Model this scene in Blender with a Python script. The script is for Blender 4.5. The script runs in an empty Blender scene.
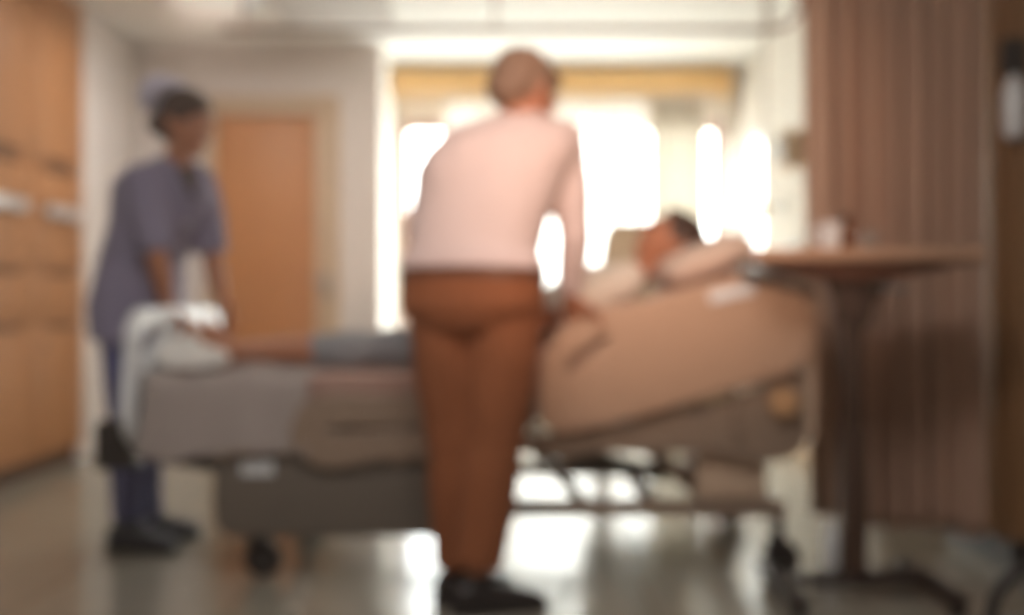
import bpy, bmesh, math, random
from mathutils import Vector, Matrix, Euler

random.seed(7)
V = Vector
S = bpy.context.scene
COL = S.collection
PI = math.pi

# ------------------------------------------------------------------ camera, world, light, exposure
FPX, CZ, HY = 1000.0, 0.87, 302.0          # focal length in pixels, eye height, horizon row
cam_d = bpy.data.cameras.new('camera')
cam = bpy.data.objects.new('camera', cam_d)
COL.objects.link(cam)
cam.location = (0, 0, CZ)
cam.rotation_euler = (PI / 2, 0, 0)
cam_d.sensor_width = 36.0
cam_d.lens = 36.0 * FPX / 1024.0
cam_d.shift_y = -(307.5 - HY) / 1024.0
cam_d.clip_start = 0.02
cam_d.dof.use_dof = True                    # the photograph is far out of focus: the lens is focused very near
cam_d.dof.focus_distance = 0.50
cam_d.dof.aperture_fstop = 35.16 / 12.0
S.camera = cam

S.view_settings.view_transform = 'Standard'
S.view_settings.look = 'None'
S.view_settings.gamma = 1.0
S.view_settings.use_curve_mapping = False
S.view_settings.exposure = 0.0

world = bpy.data.worlds.new('world')
S.world = world
world.use_nodes = True
bg = world.node_tree.nodes['Background']
bg.inputs['Color'].default_value = (1.0, 0.97, 0.935, 1)
bg.inputs['Strength'].default_value = 13.0

def light(name, kind, loc, target, energy, color, **kw):
    d = bpy.data.lights.new(name, kind)
    d.energy = energy
    d.color = color
    for k, v in kw.items():
        setattr(d, k, v)
    o = bpy.data.objects.new(name, d)
    COL.objects.link(o)
    o.location = loc
    o.rotation_euler = (V(target) - V(loc)).to_track_quat('-Z', 'Y').to_euler()
    return o

# two added lights without fixtures: warm spot imitating lens flare, then overhead fill
light('flare_warm_spot', 'SPOT', (0.45, 0.15, 1.75), (0.35, 3.0, 1.44), 290.0, (1.0, 0.64, 0.45),
      spot_size=math.radians(41), spot_blend=1.0, shadow_soft_size=0.12)
light('overhead_fill_light', 'AREA', (-0.2, 1.2, 2.45), (-0.2, 1.2, 0), 34.0, (1.0, 0.93, 0.89),
      shape='RECTANGLE', size=1.2, size_y=0.6)
light('round_ceiling_lamp_light', 'AREA', (-1.58, 5.15, 2.375), (-1.58, 5.15, 0), 13.0, (1.0, 0.93, 0.88), shape='DISK', size=0.36)
def portal(loc, target, sx, sy):
    o = light('window_portal', 'AREA', loc, target, 1.0, (1, 1, 1), shape='RECTANGLE', size=sx, size_y=sy)
    o.data.cycles.is_portal = True
portal((0.345, 7.14, 1.2), (0.345, 0, 1.2), 2.3, 1.95)

# ------------------------------------------------------------------ helpers
def PX(px, py, d):
    return V(((px - 512.0) * d / FPX, d, CZ - (py - HY) * d / FPX))

def lin(c):
    r = []
    for v in c:
        v = v / 255.0
        r.append(v / 12.92 if v <= 0.04045 else ((v + 0.055) / 1.055) ** 2.4)
    return (r[0], r[1], r[2], 1.0)

def mat(name, rgb, rough=0.6, var=0.06, scale=8.0, bump=0.0, bscale=60.0, metal=0.0, spec=0.5,
        sss=0.0, trans=0.0, emit=None, estr=0.0, coat=0.0, stretch=None):
    m = bpy.data.materials.new(name)
    m.use_nodes = True
    nt = m.node_tree
    b = nt.nodes['Principled BSDF']
    b.inputs['Roughness'].default_value = rough
    b.inputs['Metallic'].default_value = metal
    b.inputs['Specular IOR Level'].default_value = spec
    b.inputs['Coat Weight'].default_value = coat
    b.inputs['Transmission Weight'].default_value = trans
    if sss:
        b.inputs['Subsurface Weight'].default_value = sss
        b.inputs['Subsurface Scale'].default_value = 0.02
        b.inputs['Subsurface Radius'].default_value = (1.0, 0.35, 0.2)
    base = lin(rgb)
    tc = nt.nodes.new('ShaderNodeTexCoord')
    mp = nt.nodes.new('ShaderNodeMapping')
    nt.links.new(tc.outputs['Object'], mp.inputs['Vector'])
    if stretch:
        mp.inputs['Scale'].default_value = stretch
    n = nt.nodes.new('ShaderNodeTexNoise')
    n.inputs['Scale'].default_value = scale
    n.inputs['Detail'].default_value = 4
    nt.links.new(mp.outputs['Vector'], n.inputs['Vector'])
    mx = nt.nodes.new('ShaderNodeMixRGB')
    mx.inputs['Color1'].default_value = tuple(max(0, c * (1 - var)) for c in base[:3]) + (1,)
    mx.inputs['Color2'].default_value = tuple(min(1, c * (1 + var)) for c in base[:3]) + (1,)
    nt.links.new(n.outputs['Fac'], mx.inputs['Fac'])
    nt.links.new(mx.outputs['Color'], b.inputs['Base Color'])
    if bump:
        n2 = nt.nodes.new('ShaderNodeTexNoise')
        n2.inputs['Scale'].default_value = bscale
        n2.inputs['Detail'].default_value = 3
        nt.links.new(mp.outputs['Vector'], n2.inputs['Vector'])
        bp = nt.nodes.new('ShaderNodeBump')
        bp.inputs['Strength'].default_value = bump
        bp.inputs['Distance'].default_value = 0.01
        nt.links.new(n2.outputs['Fac'], bp.inputs['Height'])
        nt.links.new(bp.outputs['Normal'], b.inputs['Normal'])
    if emit:
        b.inputs['Emission Color'].default_value = lin(emit)
        b.inputs['Emission Strength'].default_value = estr
    return m

def fabric_sheer(name, rgb, clear, transl):
    m = bpy.data.materials.new(name)
    m.use_nodes = True
    nt = m.node_tree
    nt.nodes.clear()
    out = nt.nodes.new('ShaderNodeOutputMaterial')
    df = nt.nodes.new('ShaderNodeBsdfDiffuse')
    tl = nt.nodes.new('ShaderNodeBsdfTranslucent')
    tp = nt.nodes.new('ShaderNodeBsdfTransparent')
    m1 = nt.nodes.new('ShaderNodeMixShader')
    m2 = nt.nodes.new('ShaderNodeMixShader')
    n = nt.nodes.new('ShaderNodeTexNoise')
    n.inputs['Scale'].default_value = 3.0
    mx = nt.nodes.new('ShaderNodeMixRGB')
    c = lin(rgb)
    mx.inputs['Color1'].default_value = tuple(x * 0.93 for x in c[:3]) + (1,)
    mx.inputs['Color2'].default_value = c
    nt.links.new(n.outputs['Fac'], mx.inputs['Fac'])
    nt.links.new(mx.outputs[0], df.inputs['Color'])
    nt.links.new(mx.outputs[0], tl.inputs['Color'])
    m1.inputs['Fac'].default_value = transl
    nt.links.new(df.outputs[0], m1.inputs[1])
    nt.links.new(tl.outputs[0], m1.inputs[2])
    m2.inputs['Fac'].default_value = clear
    nt.links.new(m1.outputs[0], m2.inputs[1])
    nt.links.new(tp.outputs[0], m2.inputs[2])
    nt.links.new(m2.outputs[0], out.inputs['Surface'])
    return m

def floor_mat():
    m = mat('polished_floor', (150, 138, 120), rough=0.17, var=0.08, scale=1.6, spec=0.6)
    nt = m.node_tree
    b = nt.nodes['Principled BSDF']
    tc = nt.nodes.new('ShaderNodeTexCoord')
    br = nt.nodes.new('ShaderNodeTexBrick')
    br.offset = 0.0
    br.inputs['Scale'].default_value = 1.0
    br.inputs['Brick Width'].default_value = 0.6
    br.inputs['Row Height'].default_value = 0.6
    br.inputs['Mortar Size'].default_value = 0.004
    br.inputs['Color1'].default_value = lin((154, 148, 134))
    br.inputs['Color2'].default_value = lin((148, 142, 128))
    br.inputs['Mortar'].default_value = lin((105, 97, 84))
    nt.links.new(tc.outputs['Object'], br.inputs['Vector'])
    nt.links.new(br.outputs['Color'], b.inputs['Base Color'])
    return m

M = dict(
    floor=floor_mat(),
    ceiling=mat('ceiling_paint', (240, 238, 232), 0.9, 0.02),
    wall=mat('wall_paint', (234, 224, 218), 0.85, 0.02, bump=0.03, bscale=200),
    wallw=mat('window_wall_paint', (232, 226, 216), 0.85, 0.02),
    cab=mat('cabinet_wood', (176, 120, 74), 0.5, 0.12, 6.0, stretch=(6, 6, 0.6)),
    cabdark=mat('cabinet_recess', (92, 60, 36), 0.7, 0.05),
    door=mat('door_wood', (202, 134, 76), 0.5, 0.14, 6.0, stretch=(8, 8, 0.6)),
    frame=mat('door_frame_cream', (206, 178, 146), 0.55, 0.04),
    brownframe=mat('window_frame_brown', (170, 130, 110), 0.5, 0.08),
    pelmet=mat('pelmet_wood', (238, 194, 128), 0.5, 0.10, 5.0, stretch=(1, 6, 8)),
    railm=mat('rail_bronze', (150, 112, 92), 0.5, 0.03, metal=0.2),
    steel=mat('brushed_steel', (170, 168, 165), 0.3, 0.04, metal=0.9),
    chrome=mat('pale_handle_metal', (205, 205, 205), 0.3, 0.03, metal=0.4),
    black=mat('black_rubber', (38, 34, 32), 0.6, 0.1),
    dark=mat('dark_plastic', (46, 40, 37), 0.5, 0.1),
    white=mat('white_plastic', (232, 234, 236), 0.35, 0.02),
    bumper=mat('bumper_rubber_tan', (206, 160, 116), 0.6, 0.05),
    cream=mat('cream_plastic', (214, 186, 160), 0.4, 0.03),
    railplastic=mat('rail_plastic', (194, 158, 132), 0.4, 0.03),
    greyplastic=mat('grey_plastic', (112, 102, 92), 0.45, 0.05),
    bedmetal=mat('bed_paint', (152, 130, 112), 0.45, 0.05),
    mattress=mat('mattress_vinyl', (172, 138, 124), 0.6, 0.05, bump=0.05),
    sheet=mat('white_cotton', (232, 228, 222), 0.85, 0.03, bump=0.25, bscale=18),
    blanket=mat('pinkish_grey_blanket', (168, 156, 150), 0.9, 0.06, bump=0.25, bscale=40),
    capw=mat('lilac_white_cap', (226, 222, 240), 0.8, 0.03),
    pillow=mat('pillow_cotton', (226, 202, 186), 0.85, 0.03, bump=0.2, bscale=14),
    shirt=mat('pale_shirt_cotton', (224, 202, 198), 0.8, 0.03, bump=0.35, bscale=9),
    belt=mat('brown_belt_leather', (104, 62, 42), 0.45, 0.06),
    trousers=mat('brown_trouser_cloth', (152, 90, 54), 0.85, 0.08, bump=0.3, bscale=10),
    tunic=mat('lilac_grey_tunic', (140, 134, 158), 0.85, 0.04, bump=0.3, bscale=10),
    slate=mat('slate_trouser_cloth', (104, 106, 148), 0.85, 0.06, bump=0.3, bscale=12),
    gown=mat('gown_cotton', (236, 226, 214), 0.85, 0.03, bump=0.3, bscale=12),
    pyjama=mat('grey_blue_pyjama', (150, 152, 156), 0.9, 0.08, bump=0.5, bscale=22),
    skin=mat('skin', (190, 128, 98), 0.55, 0.05, sss=0.08),
    skin2=mat('skin_tan', (186, 124, 92), 0.55, 0.05, sss=0.08),
    hairm=mat('greying_brown_hair', (140, 110, 90), 0.6, 0.25, 40, bump=0.5, bscale=120, stretch=(1, 1, 0.2)),
    hairn=mat('dark_brown_hair', (66, 42, 30), 0.5, 0.25, 40, bump=0.5, bscale=120, stretch=(1, 1, 0.2)),
    lips=mat('lips', (150, 80, 70), 0.45, 0.05),
    eyew=mat('eye_white', (225, 220, 214), 0.25, 0.02),
    iris=mat('iris_dark', (48, 32, 24), 0.2, 0.1),
    shoe=mat('shoe_leather', (40, 34, 34), 0.4, 0.1),
    shoeg=mat('shoe_dark_canvas', (66, 68, 76), 0.6, 0.1),
    sock=mat('pale_blue_sock', (178, 186, 206), 0.85, 0.05),
    curtain=mat('brown_beige_curtain', (196, 162, 140), 0.9, 0.10, 2.5, stretch=(6, 6, 0.25), bump=0.15, bscale=60),
    walnut=mat('dark_walnut', (142, 104, 68), 0.55, 0.15, 5.0, stretch=(8, 8, 0.5)),
    tabletop=mat('table_laminate', (190, 150, 122), 0.4, 0.06, 8.0, stretch=(1, 6, 6)),
    tableedge=mat('table_dark_edging', (104, 62, 40), 0.5, 0.06),
    tablemetal=mat('table_brown_metal', (88, 66, 54), 0.4, 0.05, metal=0.3),
    basemetal=mat('table_base_metal', (52, 42, 38), 0.4, 0.05, metal=0.3),
    armchair=mat('cream_leatherette', (226, 208, 176), 0.55, 0.05, bump=0.08),
    lampglow=mat('lamp_diffuser', (210, 206, 198), 0.4, 0.0, emit=(255, 246, 232), estr=0.35),
    glass=mat('clear_glass', (245, 248, 248), 0.03, 0.0, trans=1.0),
    amber=mat('amber_bottle', (120, 70, 36), 0.25, 0.05),
    beigebox=mat('beige_device_plastic', (206, 174, 138), 0.45, 0.04),
    yellowish=mat('ochre_plastic', (216, 184, 120), 0.45, 0.04),
    panelgrey=mat('dropped_ceiling_paint', (196, 190, 184), 0.9, 0.02),
    sheer1=fabric_sheer('sheer_curtain_thin', (250, 248, 242), 0.25, 0.6),
    sheer2=fabric_sheer('sheer_curtain_lined', (186, 176, 158), 0.01, 0.26),
)

WL = {}

def link(name, mesh, m, parent=None, smooth=True, angle=40):
    if m is not None:
        mesh.materials.clear()
        mesh.materials.append(m)
    if len(mesh.vertices):
        xs = [v.co.x for v in mesh.vertices]; ys = [v.co.y for v in mesh.vertices]; zs = [v.co.z for v in mesh.vertices]
        c = V(((min(xs) + max(xs)) / 2, (min(ys) + max(ys)) / 2, min(zs) if parent is None else (min(zs) + max(zs)) / 2))
    else:
        c = V((0, 0, 0))
    mesh.transform(Matrix.Translation(-c))
    o = bpy.data.objects.new(name, mesh)
    COL.objects.link(o)
    o.location = c
    WL[o.name] = c
    if smooth:
        try:
            mesh.shade_smooth()
            if angle:
                mesh.set_sharp_from_angle(angle=math.radians(angle))
        except Exception:
            pass
    if parent is not None:
        o.parent = parent
        o.matrix_parent_inverse = Matrix.Translation(-WL[parent.name]) if parent.parent is None else Matrix.Translation(-WL[parent.name])
    return o

def tag(o, label=None, cat=None, group=None, kind=None):
    if label: o['label'] = label
    if cat: o['category'] = cat
    if group: o['group'] = group
    if kind: o['kind'] = kind
    return o

def thing(name, loc, label, cat, group=None):
    o = bpy.data.objects.new(name, None)
    COL.objects.link(o)
    o.location = loc
    o.empty_display_size = 0.05
    WL[o.name] = V(loc)
    return tag(o, label, cat, group)

def basis(z, x=None):
    z = V(z).normalized()
    if x is None:
        x = V((1, 0, 0)) if abs(z.x) < 0.9 else V((0, 1, 0))
    x = V(x)
    x = (x - z * x.dot(z)).normalized()
    y = z.cross(x)
    return Matrix((x, y, z)).transposed()

class MB:
    def __init__(s):
        s.bm = bmesh.new()
    def box(s, lo, hi, bev=0.0, seg=2, rot=None):
        lo, hi = V(lo), V(hi)
        c = (lo + hi) / 2
        d = hi - lo
        r = bmesh.ops.create_cube(s.bm, size=1.0)
        vs = r['verts']
        for v in vs:
            v.co = V((v.co.x * d.x, v.co.y * d.y, v.co.z * d.z))
        if bev > 0:
            es = {e for v in vs for e in v.link_edges}
            rr = bmesh.ops.bevel(s.bm, geom=list(es), offset=bev, segments=seg, affect='EDGES', profile=0.6)
            vs = list({v for f in rr['faces'] for v in f.verts} | {v for v in vs if v.is_valid})
        for v in vs:
            v.co = (rot @ v.co if rot is not None else v.co) + c
        return s
    def cone(s, p0, p1, r0, r1=None, seg=20, caps=True):
        p0, p1 = V(p0), V(p1)
        r1 = r0 if r1 is None else r1
        B = basis(p1 - p0)
        a = [s.bm.verts.new(p0 + B @ V((r0 * math.cos(t), r0 * math.sin(t), 0))) for t in [2 * PI * i / seg for i in range(seg)]]
        b = [s.bm.verts.new(p1 + B @ V((r1 * math.cos(t), r1 * math.sin(t), 0))) for t in [2 * PI * i / seg for i in range(seg)]]
        for i in range(seg):
            s.bm.faces.new((a[i], a[(i + 1) % seg], b[(i + 1) % seg], b[i]))
        if caps:
            s.bm.faces.new(list(reversed(a)))
            s.bm.faces.new(b)
        return s
    def ball(s, c, r, B=None, seg=20, ring=14):
        rr = bmesh.ops.create_uvsphere(s.bm, u_segments=seg, v_segments=ring, radius=1.0)
        if not hasattr(r, '__len__'):
            r = (r, r, r)
        for v in rr['verts']:
            q = V((v.co.x * r[0], v.co.y * r[1], v.co.z * r[2]))
            v.co = (B @ q if B is not None else q) + V(c)
        return s
    def cap(s, p0, p1, r0, r1=None, seg=18, e0=True, e1=True):
        r1 = r0 if r1 is None else r1
        s.cone(p0, p1, r0, r1, seg)
        if e0: s.ball(p0, r0, seg=seg, ring=10)
        if e1: s.ball(p1, r1, seg=seg, ring=10)
        return s
    def tube(s, pts, r, seg=12, closed=False, caps=True):
        pts = [V(p) for p in pts]
        n = len(pts)
        rs = r if hasattr(r, '__len__') else [r] * n
        rings = []
        up = None
        for i in range(n):
            if closed:
                t = (pts[(i + 1) % n] - pts[i - 1]).normalized()
            else:
                t = (pts[min(i + 1, n - 1)] - pts[max(i - 1, 0)]).normalized()
            B = basis(t, up)
            up = B.col[0]
            rings.append([s.bm.verts.new(pts[i] + B @ V((rs[i] * math.cos(2 * PI * k / seg), rs[i] * math.sin(2 * PI * k / seg), 0))) for k in range(seg)])
        for i in range(n if closed else n - 1):
            a, b = rings[i], rings[(i + 1) % n]
            for k in range(seg):
                s.bm.faces.new((a[k], a[(k + 1) % seg], b[(k + 1) % seg], b[k]))
        if caps and not closed:
            s.bm.faces.new(list(reversed(rings[0])))
            s.bm.faces.new(rings[-1])
        return s
    def loft(s, secs, seg=28, power=2.0, caps=True):
        """secs: (centre, u half-axis vector, v half-axis vector)"""
        rings = []
        for c, u, v in secs:
            c, u, v = V(c), V(u), V(v)
            ring = []
            for k in range(seg):
                t = 2 * PI * k / seg
                ct, st = math.cos(t), math.sin(t)
                a = math.copysign(abs(ct) ** (2 / power), ct)
                b = math.copysign(abs(st) ** (2 / power), st)
                ring.append(s.bm.verts.new(c + u * a + v * b))
            rings.append(ring)
        for a, b in zip(rings, rings[1:]):
            for k in range(seg):
                s.bm.faces.new((a[k], a[(k + 1) % seg], b[(k + 1) % seg], b[k]))
        if caps:
            s.bm.faces.new(list(reversed(rings[0])))
            s.bm.faces.new(rings[-1])
        return s
    def lathe(s, prof, c, seg=28, axis=None):
        c = V(c)
        B = basis(axis) if axis is not None else Matrix.Identity(3)
        rings = []
        for r, z in prof:
            rings.append([s.bm.verts.new(c + B @ V((r * math.cos(2 * PI * k / seg), r * math.sin(2 * PI * k / seg), z))) for k in range(seg)])
        for a, b in zip(rings, rings[1:]):
            for k in range(seg):
                s.bm.faces.new((a[k], a[(k + 1) % seg], b[(k + 1) % seg], b[k]))
        s.bm.faces.new(list(reversed(rings[0])))
        s.bm.faces.new(rings[-1])
        return s
    def grid(s, nu, nv, fn, thick=0.0):
        g = [[s.bm.verts.new(fn(i / nu, j / nv)) for j in range(nv + 1)] for i in range(nu + 1)]
        fs = []
        for i in range(nu):
            for j in range(nv):
                fs.append(s.bm.faces.new((g[i][j], g[i + 1][j], g[i + 1][j + 1], g[i][j + 1])))
        if thick:
            bmesh.ops.recalc_face_normals(s.bm, faces=s.bm.faces)
            bmesh.ops.solidify(s.bm, geom=s.bm.faces[:], thickness=thick)
        return s
    def prism(s, poly, axis, lo, hi, bev=0.0, seg=3):
        """poly of 2D points in the two axes other than `axis`, extruded lo..hi"""
        def mk(p, h):
            return V((h, p[0], p[1])) if axis == 'x' else V((p[0], h, p[1])) if axis == 'y' else V((p[0], p[1], h))
        a = [s.bm.verts.new(mk(p, lo)) for p in poly]
        b = [s.bm.verts.new(mk(p, hi)) for p in poly]
        n = len(poly)
        fs = [s.bm.faces.new(a), s.bm.faces.new(list(reversed(b)))]
        for i in range(n):
            fs.append(s.bm.faces.new((a[(i + 1) % n], a[i], b[i], b[(i + 1) % n])))
        bmesh.ops.recalc_face_normals(s.bm, faces=fs)
        if bev:
            es = list({e for f in fs for e in f.edges})
            bmesh.ops.bevel(s.bm, geom=es, offset=bev, segments=seg, affect='EDGES', profile=0.6, clamp_overlap=True)
        return s
    def mesh(s, name):
        bmesh.ops.recalc_face_normals(s.bm, faces=s.bm.faces)
        me = bpy.data.meshes.new(name)
        s.bm.to_mesh(me)
        s.bm.free()
        return me
    def build(s, name, m, parent=None, smooth=True, angle=40):
        return link(name, s.mesh(name), m, parent, smooth, angle)
    def organic(s, name, m, parent=None, voxel=0.01, it=6, noise=0.0, nscale=9.0, keep=None):
        """fuse everything in the builder into one continuous smooth surface"""
        me = s.mesh(name + '_raw')
        t = bpy.data.objects.new('tmp', me)
        COL.objects.link(t)
        r = t.modifiers.new('r', 'REMESH'); r.mode = 'VOXEL'; r.voxel_size = voxel
        if it:
            q = t.modifiers.new('s', 'SMOOTH'); q.factor = 0.6; q.iterations = it
        dg = bpy.context.evaluated_depsgraph_get()
        dg.update()
        out = bpy.data.meshes.new_from_object(t.evaluated_get(dg))
        bpy.data.objects.remove(t)
        bpy.data.meshes.remove(me)
        if noise:
            from mathutils import noise as N
            for v in out.vertices:
                p = v.co
                v.co = p + v.normal * noise * (N.noise(p * nscale) + 0.5 * N.noise(V((p.x * nscale * 2.5, p.y * nscale * 2.5, p.z * nscale))))
        return link(name, out, m, parent, True, None)

def plate(name, outer, holes, m, d, thick, parent, bev=0.008):
    """an upright moulded panel in the XZ plane with real holes; outlines are smooth closed curves of (x, z)"""
    cu = bpy.data.curves.new(name, 'CURVE')
    cu.dimensions = '2D'
    cu.fill_mode = 'BOTH'
    cu.extrude = max(0.001, thick / 2 - bev)
    cu.bevel_depth = bev
    cu.bevel_resolution = 2
    cu.resolution_u = 8
    for pts in [outer] + holes:
        sp = cu.splines.new('BEZIER')
        sp.bezier_points.add(len(pts) - 1)
        sp.use_cyclic_u = True
        for b, p in zip(sp.bezier_points, pts):
            b.co = (p[0], p[1], 0)
            b.handle_left_type = b.handle_right_type = 'AUTO'
    t = bpy.data.objects.new('tmp', cu)
    COL.objects.link(t)
    dg = bpy.context.evaluated_depsgraph_get()
    dg.update()
    me = bpy.data.meshes.new_from_object(t.evaluated_get(dg))
    bpy.data.objects.remove(t)
    me.transform(Matrix(((1, 0, 0, 0), (0, 0, -1, d), (0, 1, 0, 0), (0, 0, 0, 1))))
    return link(name, me, m, parent)

def struct(name, m, lo=None, hi=None, mb=None, parent=None, bev=0.0):
    mb = mb or MB().box(lo, hi, bev)
    o = mb.build(name, m, parent)
    if parent is None:
        o['kind'] = 'structure'
    return o

# ------------------------------------------------------------------ room shell
RX = 2.4
struct('floor', M['floor'], (-2.9, -1.6, -0.06), (2.5, 7.1, 0.0))
struct('ceiling', M['ceiling'], (-2.9, -1.6, 2.5), (2.5, 7.1, 2.6))
struct('wall_left', M['wall'], (-3.0, -1.6, 0), (-2.9, 5.52, 2.5))
struct('wall_left_pier', M['wall'], (-3.0, 5.52, 0), (-2.39, 6.33, 2.5))
struct('wall_front', M['wall'], (-3.0, -1.7, 0), (2.5, -1.6, 2.5))
struct('wall_right', M['wall'], (RX, -1.6, 0), (RX + 0.1, 4.35, 2.5))
struct('wall_right_return', M['wall'], (1.6, 4.35, 0), (RX + 0.1, 4.45, 2.5))
# right wall of the window bay, with a narrow window near the corner
mb = MB().box((1.6, 4.45, 0), (1.72, 6.42, 2.5)).box((1.6, 6.42, 0), (1.72, 6.95, 0.85)).box((1.6, 6.42, 1.98), (1.72, 6.95, 2.5)).box((1.6, 6.95, 0), (1.72, 7.12, 2.5))
struct('wall_bay_right', M['wallw'], mb=mb)
# back wall with the door opening (door leaf px 215-315 at 6.33 m)
DL, DR, DT = -1.88, -1.245, 2.055
mb = MB().box((-2.39, 6.33, 0), (DL - 0.06, 6.45, 2.5)).box((DR + 0.15, 6.33, 0), (-0.83, 6.45, 2.5)).box((DL - 0.06, 6.33, DT + 0.12), (DR + 0.15, 6.45, 2.5))
struct('wall_back', M['wall'], mb=mb)
struct('wall_bay_left', M['wallw'], (-0.93, 6.45, 0), (-0.83, 7.12, 2.5))
# window wall: opening X -0.80..1.49, Z 0.30..2.14
WX0, WX1, WZ0, WZ1 = -0.80, 1.49, 0.22, 2.14
mb = MB().box((-0.93, 7.0, 0), (WX0, 7.12, 2.5)).box((WX1, 7.0, 0), (1.72, 7.12, 2.5)).box((WX0, 7.0, 0), (WX1, 7.12, WZ0)).box((WX0, 7.0, WZ1), (WX1, 7.12, 2.5))
struct('wall_window', M['wallw'], mb=mb)

def window(name, x0, x1, z0, z1, y, mull, fw=0.07, side=None):
    w = bpy.data.objects.new(name, None)
    COL.objects.link(w)
    w['kind'] = 'structure'
    w.location = ((x0 + x1) / 2, y, z0) if side is None else (side, (x0 + x1) / 2, z0)
    WL[w.name] = V(w.location)
    def bx(a, b, m_, n):
        q = MB()
        if side is None:
            q.box((a[0], y - 0.03, a[1]), (b[0], y + 0.03, b[1]), 0.006)
        else:
            q.box((side - 0.03, a[0], a[1]), (side + 0.03, b[0], b[1]), 0.006)
        return q.build(n, m_, w)
    q = MB()
    for a, b in (((x0, z0), (x0 + fw, z1)), ((x1 - fw, z0), (x1, z1)), ((x0 + fw, z1 - fw), (x1 - fw, z1)), ((x0 + fw, z0), (x1 - fw, z0 + fw))):
        if side is None:
            q.box((a[0], y - 0.03, a[1]), (b[0], y + 0.03, b[1]), 0.006)
        else:
            q.box((side - 0.03, a[0], a[1]), (side + 0.03, b[0], b[1]), 0.006)
    q.build('window_frame', M['brownframe'] if side is None else M['white'], w)
    for mx in mull:
        bx((mx - 0.03, z0 + fw), (mx + 0.03, z1 - fw), M['brownframe'], 'mullion')
    g = MB()
    if side is None:
        g.box((x0 + fw, y - 0.003, z0 + fw), (x1 - fw, y + 0.003, z1 - fw))
    else:
        g.box((side - 0.003, x0 + fw, z0 + fw), (side + 0.003, x1 - fw, z1 - fw))
    gl = g.build('pane', GL, w, smooth=False)
    return w

def glass_pane_mat():
    m = bpy.data.materials.new('window_glass')
    m.use_nodes = True
    nt = m.node_tree
    nt.nodes.clear()
    o = nt.nodes.new('ShaderNodeOutputMaterial')
    t = nt.nodes.new('ShaderNodeBsdfTransparent')
    g = nt.nodes.new('ShaderNodeBsdfGlossy')
    g.inputs['Roughness'].default_value = 0.02
    x = nt.nodes.new('ShaderNodeMixShader')
    x.inputs['Fac'].default_value = 0.06
    t.inputs['Color'].default_value = (0.96, 0.98, 0.97, 1)
    nt.links.new(t.outputs[0], x.inputs[1]); nt.links.new(g.outputs[0], x.inputs[2]); nt.links.new(x.outputs[0], o.inputs['Surface'])
    return m
GL = glass_pane_mat()
window('window_1', WX0, WX1, WZ0, WZ1, 7.05, (0.0, 0.72))
window('window_2', 6.42, 6.95, 0.85, 1.98, 0, (), 0.035, side=1.66)

# door: cream frame with wide right jamb, orange wood leaf
dr = bpy.data.objects.new('door_1', None); COL.objects.link(dr); dr['kind'] = 'structure'
dr.location = ((DL + DR) / 2, 6.36, 0); WL[dr.name] = V(dr.location)
q = MB().box((DL - 0.06, 6.31, 0.001), (DL, 6.44, DT + 0.12), 0.006).box((DR, 6.31, 0.001), (DR + 0.15, 6.44, DT + 0.12), 0.006).box((DL, 6.31, DT), (DR, 6.44, DT + 0.12), 0.006)
q.build('door_frame', M['frame'], dr)
leaf = MB().box((DL + 0.003, 6.345, 0.008), (DR - 0.003, 6.385, DT - 0.003), 0.004).build('door_leaf', M['door'], dr)
q = MB().box((DR + 0.055, 6.30, 0.90), (DR + 0.10, 6.31, 1.05), 0.003).tube([(DR + 0.078, 6.31, 1.0), (DR + 0.078, 6.265, 1.0), (DR + 0.05, 6.26, 1.0), (DR - 0.01, 6.26, 1.0)], 0.009)
q.build('door_handle', M['steel'], dr)

struct('door_light_stop', M['wall'], (-2.39, 6.46, -0.05), (-0.935, 6.56, 2.5))  # unseen slab added to stop outside light leaking under the door
# baseboards
struct('baseboard_back', M['frame'], (-2.385, 6.315, 0.001), (DL - 0.062, 6.328, 0.09))
struct('baseboard_window', M['frame'], (-0.825, 6.985, 0.001), (1.595, 6.998, 0.09))
struct('baseboard_bay_right', M['frame'], (1.585, 4.46, 0.001), (1.598, 6.98, 0.09))
# dropped ceiling panel over the entrance side
struct('trim_1', M['panelgrey'], (-1.28, 3.4, 2.43), (-0.655, 5.62, 2.499), bev=0.01)
# pelmet above the window
pel = MB().box((-0.825, 6.80, 2.30), (1.50, 6.83, 2.46), 0.004).box((-0.825, 6.83, 2.43), (1.50, 6.995, 2.46), 0.003).box((-0.825, 6.83, 2.30), (-0.80, 6.995, 2.43), 0.003).box((1.475, 6.83, 2.30), (1.50, 6.995, 2.43), 0.003)
tag(pel.build('curtain_pelmet', M['pelmet']), 'pale orange wooden pelmet board above the bright window', 'pelmet')

# sheer curtains behind the pelmet
def sheer(name, x0, x1, y, z0, z1, folds, amp, m, label, ph=0.0):
    def f(u, v):
        x = x0 + (x1 - x0) * u
        a = amp * (0.7 + 0.3 * math.sin(v * 3))
        return V((x + 0.01 * math.sin(folds * 2 * PI * u * 1.0 + 1), y + a * math.sin(folds * 2 * PI * u + ph) + 0.3 * a * math.sin(folds * 5.3 * u + ph), z1 + (z0 - z1) * v))
    t = thing(name, ((x0 + x1) / 2, y, z0), label, 'curtain', 'sheer curtains at the big window')
    MB().grid(int(folds * 10), 10, f).build('curtain_panel', m, t, angle=None)
    MB().box((x0, y - 0.012, z1), (x1, y + 0.012, z1 + 0.03), 0.003).build('heading_tape', M['sheet'], t)
sheer('sheer_curtain', -0.46, 0.93, 6.90, 0.02, 2.26, 16, 0.022, M['sheer1'], 'wide bright sheer white curtain, the left one, partly behind the standing man')
sheer('sheer_curtain', 0.945, 1.335, 6.90, 0.02, 2.26, 6, 0.028, M['sheer2'], 'narrow cream sheer curtain, drawn aside at right end of the window', 1.0)

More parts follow.
